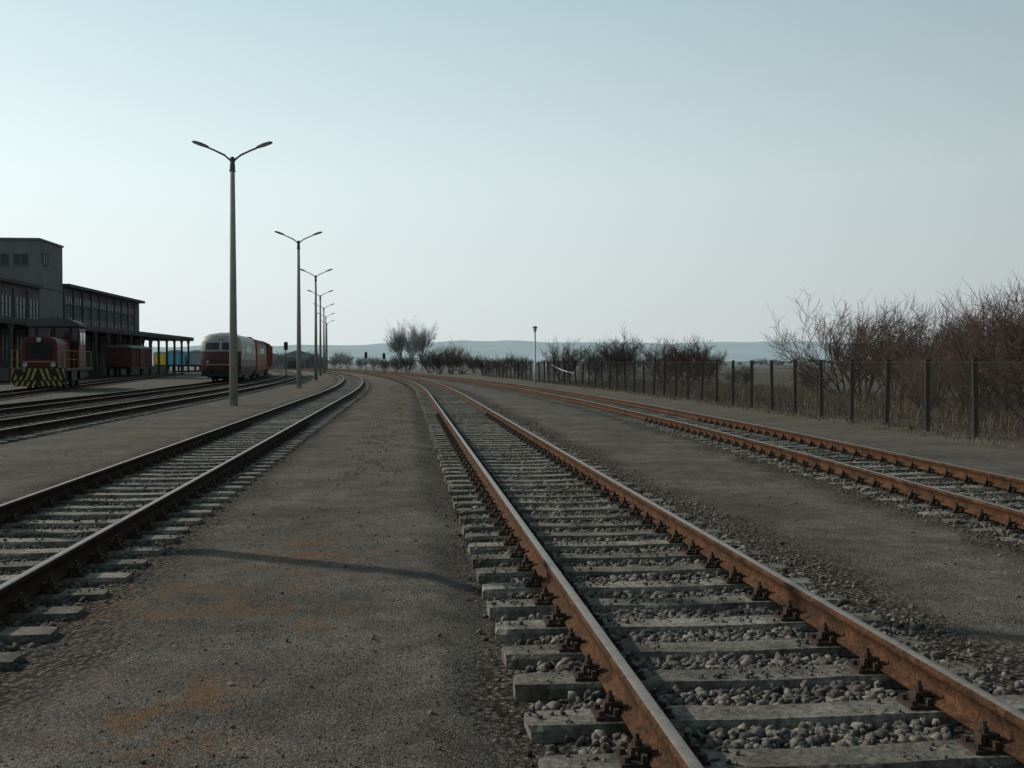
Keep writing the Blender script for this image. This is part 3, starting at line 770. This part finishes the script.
def diesel(x,y,rot,L,cl,cu,cr,label):
    t=thing('diesel_locomotive',label,'locomotive',(x,y,0),rot,'diesel train standing on the siding')
    zs=[.85,1.3,1.85,1.93,2.45,2.62,3.15,3.30,3.55,3.78,3.9]; hw=[1.44,1.5,1.5,1.5,1.5,1.49,1.46,1.43,1.30,.90,.02]
    yf=[.10,.02,.0,.01,.05,.09,.30,.38,.52,.78,1.2]
    def S(u,z,off=0,front=True):
        h=np.interp(z,zs,hw); f=np.interp(z,zs,yf)
        yy=f+.45*abs(u)**3.8-off
        return (u*h,yy if front else L-yy,z)
    us=[-1,-.9,-.75,-.5,-.25,0,.25,.5,.75,.9,1]
    b=MB()
    def mi(z): return 0 if z<1.88 else (1 if z<3.28 else 2)
    for fr in(True,False):
        i0=len(b.v)
        for z in zs:
            for u in us: b.v.append(S(u,z,0,fr))
        n=len(us)
        for i in range(len(zs)-1):
            for j in range(n-1):
                q=(i0+i*n+j,i0+i*n+j+1,i0+(i+1)*n+j+1,i0+(i+1)*n+j)
                b.f.append(q if fr else q[::-1]); b.m.append(mi((zs[i]+zs[i+1])/2-.4))
    for s in(-1,1):
        for i in range(len(zs)-1):
            p=[S(s,zs[i]),S(s,zs[i],0,False),S(s,zs[i+1],0,False),S(s,zs[i+1])]
            if s<0:p=p[::-1]
            b.quad(*p,m=mi((zs[i]+zs[i+1])/2))
    part('body',b.mesh('body',[cl,cu,cr],True),t)
    def patch(u0,u1,z0,z1,fr,m,name,k_=1):
        b=MB(); N=7
        for i in range(N):
            for j in range(N): b.v.append(S(u0+(u1-u0)*j/(N-1),z0+(z1-z0)*i/(N-1),.028*k_,fr))
        for i in range(N-1):
            for j in range(N-1): b.f.append((i*N+j,i*N+j+1,(i+1)*N+j+1,(i+1)*N+j) if fr else (i*N+j,(i+1)*N+j,(i+1)*N+j+1,i*N+j+1)); b.m.append(0)
        part(name,b.mesh(name,[m]),t)
    for fr in(True,False):
        patch(-.74,-.07,2.58,3.10,fr,M['glass'],'windscreen'); patch(.07,.74,2.58,3.10,fr,M['glass'],'windscreen')
        patch(-.97,.97,1.42,1.48,fr,M['cream'] if cl!=M['cream'] else M['black'],'front_stripe')
    for (u,z) in((-.62,1.65),(.62,1.65),(0,3.30)):
        p=S(u,z); part('headlight',HL,t,(p[0],p[1]+.02,p[2]))
    for s in(-1,1):
        b=MB(); 
        for yy in (1.9,L-2.6):
            b.box(*sorted((s*1.44,s*1.505)),yy,yy+.6,2.25,3.0)
        for yy in np.linspace(4.5,L-5.5,5):
            b.box(*sorted((s*1.44,s*1.505)),yy,yy+.8,2.4,2.95)
        part('side_window',b.mesh('side_window',[M['glass']]),t)
    b=MB(); b.box(-1.3,1.3,.3,L-.3,.62,.85); b.box(-1.3,1.3,L*.36,L*.64,.3,.62); b.box(-1.4,1.4,.02,.3,.55,1.0); b.box(-1.4,1.4,L-.3,L-.02,.55,1.0)
    for yb in(3.4,L-3.4):
        for s in(-1,1): b.box(*sorted((s*.9,s*1.15)),yb-2.0,yb+2.0,.45,.85)
    part('underframe',b.mesh('underframe',[M['black']]),t)
    for yb in np.linspace(6,L-6,3):
        b=MB(); b.tube([(0,yb,3.80),(0,yb,4.0)],[.55,.5],16); part('roof_fan',b.mesh('roof_fan',[cr]),t)
    buffers(t,.05,L-.1); wheels(t,(2.3,4.5,L-4.5,L-2.3))
    return t
f=T['T5']
def on5(y): return float(f(y)),y,math.atan(-slope(f,y+6))
a=on5(83.0); diesel(a[0],a[1],a[2],13.5,M['maroon'],M['cream'],M['cream'],'cream and maroon diesel locomotive with rounded front')
a=on5(97.5); diesel(a[0],a[1],a[2],14.5,M['orange'],M['orange'],M['brown'],'rusty orange diesel locomotive coupled behind the cream one')
def wagon(x,y,rot,L,h,mb,mr,ms,label,group='freight wagons by the loading canopy'):
    t=thing('goods_wagon',label,'wagon',(x,y,0),rot,group)
    b=MB(); b.box(-1.32,1.32,.05,L-.05,1.15,h-.35,0)
    for yy in np.linspace(.05,L-.13,9):
        for s in(-1,1): b.box(*sorted((s*1.32,s*1.38)),yy,yy+.08,1.15,h-.35,0)
    for xx in(-1.3,-.5,.42,1.22):
        b.box(xx,xx+.08,.0,.05,1.15,h-.35,0)
    part('body',b.mesh('body',[mb]),t)
    b=MB(); o=[(1.42*math.sin(a),h-.37+.37*math.cos(a)) for a in np.linspace(-math.pi/2,math.pi/2,11)]; b.extr(o[::-1],'y',-.08,L+.08); part('roof',b.mesh('roof',[mr]),t)
    for s in(-1,1):
        b=MB(); b.box(*sorted((s*1.385,s*1.43)),L*.4,L*.6,1.18,h-.42,0); part('sliding_door',b.mesh('sliding_door',[ms]),t)
    b=MB(); b.box(-1.25,1.25,.1,L-.1,.9,1.148); part('underframe',b.mesh('underframe',[M['black']]),t)
    buffers(t,.0,L); wheels(t,(1.8,L-1.8)); 
def onT(k,y): g=T[k]; return float(g(y)),y,math.atan(-slope(g,y+4))
a=on5(112.9); wagon(*a,12,3.9,M['orange'],M['brown'],M['brown'],'rusty orange covered wagon at the train end','diesel train standing on the siding')
a=on5(125.8); wagon(*a,12,3.8,M['orange'],M['brown'],M['orange'],'orange brown covered wagon at the train end','diesel train standing on the siding')
wagon(*onT('T7',118),9,3.5,M['brown'],M['roofgrey'],M['brown'],'brown covered goods wagon with curved roof')
wagon(*onT('T8',178),8,3.6,M['blue'],M['greypaint'],M['yellowb'],'blue wagon with yellow door')
a=onT('T8',179); wagon(a[0]+3.4,a[1],a[2],8,3.6,M['greypaint'],M['greypaint'],M['blue'],'pale grey wagon with blue door')
a=onT('T8',184); wagon(a[0]-3.6,a[1],a[2],8,3.4,M['yellowb'],M['greypaint'],M['blue'],'yellow wagon with blue door')

# ---------------------------------------------------------------- factory building
B=thing('factory_building','grey industrial building with tower block and loading canopy','building',(-51,125,0),math.atan(0.0955))
b=MB(); b.box(-24,0,-36,-8.0,-.2,9.4); 
for yy in np.arange(-36,-8,4.0): b.box(.0,.18,yy,yy+.5,0,9.0)
part('front_wing_wall',b.mesh('front_wing_wall',[M['wall']]),B)
b=MB(); b.box(-25,0.02,-7.99,0,-.2,14.6); b.box(0.02,.12,-7.9,-.1,9.6,9.9); part('tower_wall',b.mesh('tower_wall',[M['wall2']]),B)
b=MB(); b.box(-24,-.02,.01,36,-.2,10.2)
for yy in np.arange(.2,36,3.6): b.box(-.018,.16,yy,yy+.4,0,10.0)
part('rear_wing_wall',b.mesh('rear_wing_wall',[M['wall']]),B)
b=MB(); b.box(-24.3,.45,-36.4,-8.0,9.402,9.75); part('roof',b.mesh('roof',[M['roof']]),B)
b=MB(); b.box(-25.3,.15,-8.15,.15,14.602,14.8); part('roof',b.mesh('roof',[M['wall2']]),B)
b=MB(); b.box(-24.3,.7,.31,36.6,10.202,10.55); part('roof',b.mesh('roof',[M['roof']]),B)
def win(y0,y1,z0,z1,nx_,nz_):
    b=MB(); b.box(.0,.05,y0,y1,z0,z1,0)
    for i in range(nx_+1):
        yy=y0+(y1-y0)*i/nx_; b.box(.051,.12,yy-.05,yy+.05,z0,z1,1)
    for k in range(nz_+1):
        zz=z0+(z1-z0)*k/nz_; b.box(.051,.11,y0,y1,zz-.04,zz+.04,1)
    return b.mesh('window',[M['pane'],M['frame']])
for k in range(7):
    y0=-36+4*k+.8
    part('window',win(y0,y0+2.9,5.6,8.2,3,3),B); part('window',win(y0,y0+2.9,1.6,4.4,3,3),B)
for k in range(9):
    y0=.2+3.6*k+.65
    part('window',win(y0,y0+2.7,8.3,9.2,3,1),B); part('window',win(y0,y0+2.7,5.7,6.8,3,1),B)
part('window',win(-6.8,-5.2,12.1,13.3,2,1),B)
for x0 in(-20,-15,-10,-4.6,-2.6):
    b=MB(); b.box(x0,x0+1.5,-8.03,-7.99,11.9,13.1,0); b.box(x0-.05,x0+1.55,-8.06,-8.031,11.8,11.9,1); b.box(x0+.7,x0+.8,-8.06,-8.031,11.9,13.1,1)
    part('window',b.mesh('window',[M['pane'],M['frame']]),B)
b=MB(); b.box(.2,6.2,-40,36,4.85,5.05); b.box(5.9,6.25,-40,44,5.06,5.40); b.box(.2,.5,36.6,44,5.06,5.3)
for yy in np.arange(37.0,44.1,1.4): b.box(.2,6.2,yy,yy+.25,4.85,5.05)
part('canopy_roof',b.mesh('canopy_roof',[M['roof']]),B)
b=MB(); b.box(.2,4.5,-40,34,0,1.1); part('loading_dock',b.mesh('loading_dock',[M['wall']]),B)
b=MB(); b.box(-.13,.13,-.13,.13,-.2,4.848); 
b.extr([(.13,4.0),(.13,4.25),(1.0,4.848),(.75,4.848)],'x',-.08,.08); b.extr([(-.13,4.0),(-.13,4.25),(-1.0,4.848),(-.75,4.848)],'x',-.08,.08)
CM=b.mesh('column',[M['roof']])
for yy in np.arange(-39,44,5.0):
    part('column',CM,B,(6.0,yy,0))
    if yy>35: part('column',CM,B,(.5,yy,0))
def shed(px,y,w,d,h,label,m):
    t=thing('storage_shed',label,'shed',(px2x(px,y),y,0),.2,'low sheds at the end of the yard')
    b=MB(); b.box(-w/2,w/2,0,d,-.2,h,0); part('wall',b.mesh('wall',[m]),t)
    b=MB(); b.extr([(-w/2-.3,h+.002),(w/2+.3,h+.002),(0,h+w*.16)],'y',-.3,d+.3,0); part('roof',b.mesh('roof',[M['twighaze']]),t)
    b=MB(); b.box(-w*.2,w*.2,-.05,-.003,0,h*.75); part('door',b.mesh('door',[M['roof']]),t)
    for s in(-1,1):
        b=MB(); b.box(s*w*.36-.5,s*w*.36+.5,-.05,-.003,h*.4,h*.7); part('window',b.mesh('window',[M['pane']]),t)
shed(298,262,12,9,2.6,'low grey shed at the far end of the yard',M['twighaze'])
shed(250,260,16,9,2.8,'low grey shed behind the sidings',M['wall2'])
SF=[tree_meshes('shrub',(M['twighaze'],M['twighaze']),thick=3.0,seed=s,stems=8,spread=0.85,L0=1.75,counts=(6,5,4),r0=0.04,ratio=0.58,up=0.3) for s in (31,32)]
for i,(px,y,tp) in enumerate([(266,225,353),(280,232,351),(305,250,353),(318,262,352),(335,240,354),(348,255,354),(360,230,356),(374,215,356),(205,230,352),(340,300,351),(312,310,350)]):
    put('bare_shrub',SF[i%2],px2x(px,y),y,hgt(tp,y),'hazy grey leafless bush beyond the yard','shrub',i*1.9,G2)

# ---------------------------------------------------------------- world, sun, camera
w=bpy.data.worlds.new('World'); scene.world=w; w.use_nodes=True
n=w.node_tree.nodes; l=w.node_tree.links
bg=n['Background']; bg.inputs['Strength'].default_value=1.0
sky=n.new('ShaderNodeTexSky'); sky.sky_type='NISHITA'; sky.sun_disc=False; sky.sun_elevation=ELEV
sky.sun_rotation=math.atan2(SUN.x,SUN.y); sky.dust_density=5; sky.air_density=1.3
sc=n.new('ShaderNodeVectorMath'); sc.operation='SCALE'; sc.inputs['Scale'].default_value=0.10
l.new(sky.outputs[0],sc.inputs[0])
tc=n.new('ShaderNodeTexCoord'); sx=n.new('ShaderNodeSeparateXYZ'); l.new(tc.outputs['Generated'],sx.inputs[0])
rp=n.new('ShaderNodeValToRGB'); e=rp.color_ramp.elements
e[0].position=0.0; e[0].color=(0.72,0.785,0.79,1)
e[1].position=1.0; e[1].color=(0.18,0.30,0.38,1)
for p,cc in((.06,(0.73,0.81,0.82)),(.16,(0.70,0.83,0.85)),(.33,(0.46,0.64,0.69))):
    q=e.new(p); q.color=(*cc,1)
l.new(sx.outputs['Z'],rp.inputs['Fac'])
dt=n.new('ShaderNodeVectorMath'); dt.operation='DOT_PRODUCT'; dt.inputs[1].default_value=SUN[:]
l.new(tc.outputs['Generated'],dt.inputs[0])
mr=n.new('ShaderNodeMapRange'); mr.inputs['From Min'].default_value=-.5; mr.inputs['From Max'].default_value=1; mr.inputs['To Min'].default_value=.40; mr.inputs['To Max'].default_value=1.34
l.new(dt.outputs['Value'],mr.inputs['Value'])
s2=n.new('ShaderNodeVectorMath'); s2.operation='SCALE'; l.new(rp.outputs['Color'],s2.inputs[0]); l.new(mr.outputs['Result'],s2.inputs['Scale'])
mx=n.new('ShaderNodeMix'); mx.data_type='RGBA'; mx.inputs[0].default_value=0.88
l.new(sc.outputs['Vector'],mx.inputs[6]); l.new(s2.outputs['Vector'],mx.inputs[7])
l.new(mx.outputs[2],bg.inputs['Color'])

sl=bpy.data.lights.new('sun','SUN'); sl.energy=3.4; sl.angle=math.radians(0.8); sl.color=(1.0,0.93,0.82)
so=bpy.data.objects.new('sun',sl); COL.objects.link(so)
d=Vector((SUN.x*math.cos(ELEV),SUN.y*math.cos(ELEV),math.sin(ELEV)))
so.rotation_euler=d.to_track_quat('Z','Y').to_euler()

cam=bpy.data.cameras.new('camera'); co=bpy.data.objects.new('camera',cam); COL.objects.link(co)
cam.sensor_width=36; cam.lens=1100/1024*36; cam.clip_end=20000; cam.clip_start=0.05
co.location=(0,0,1.65); co.rotation_euler=(math.radians(90-1.15),0,0)
scene.camera=co
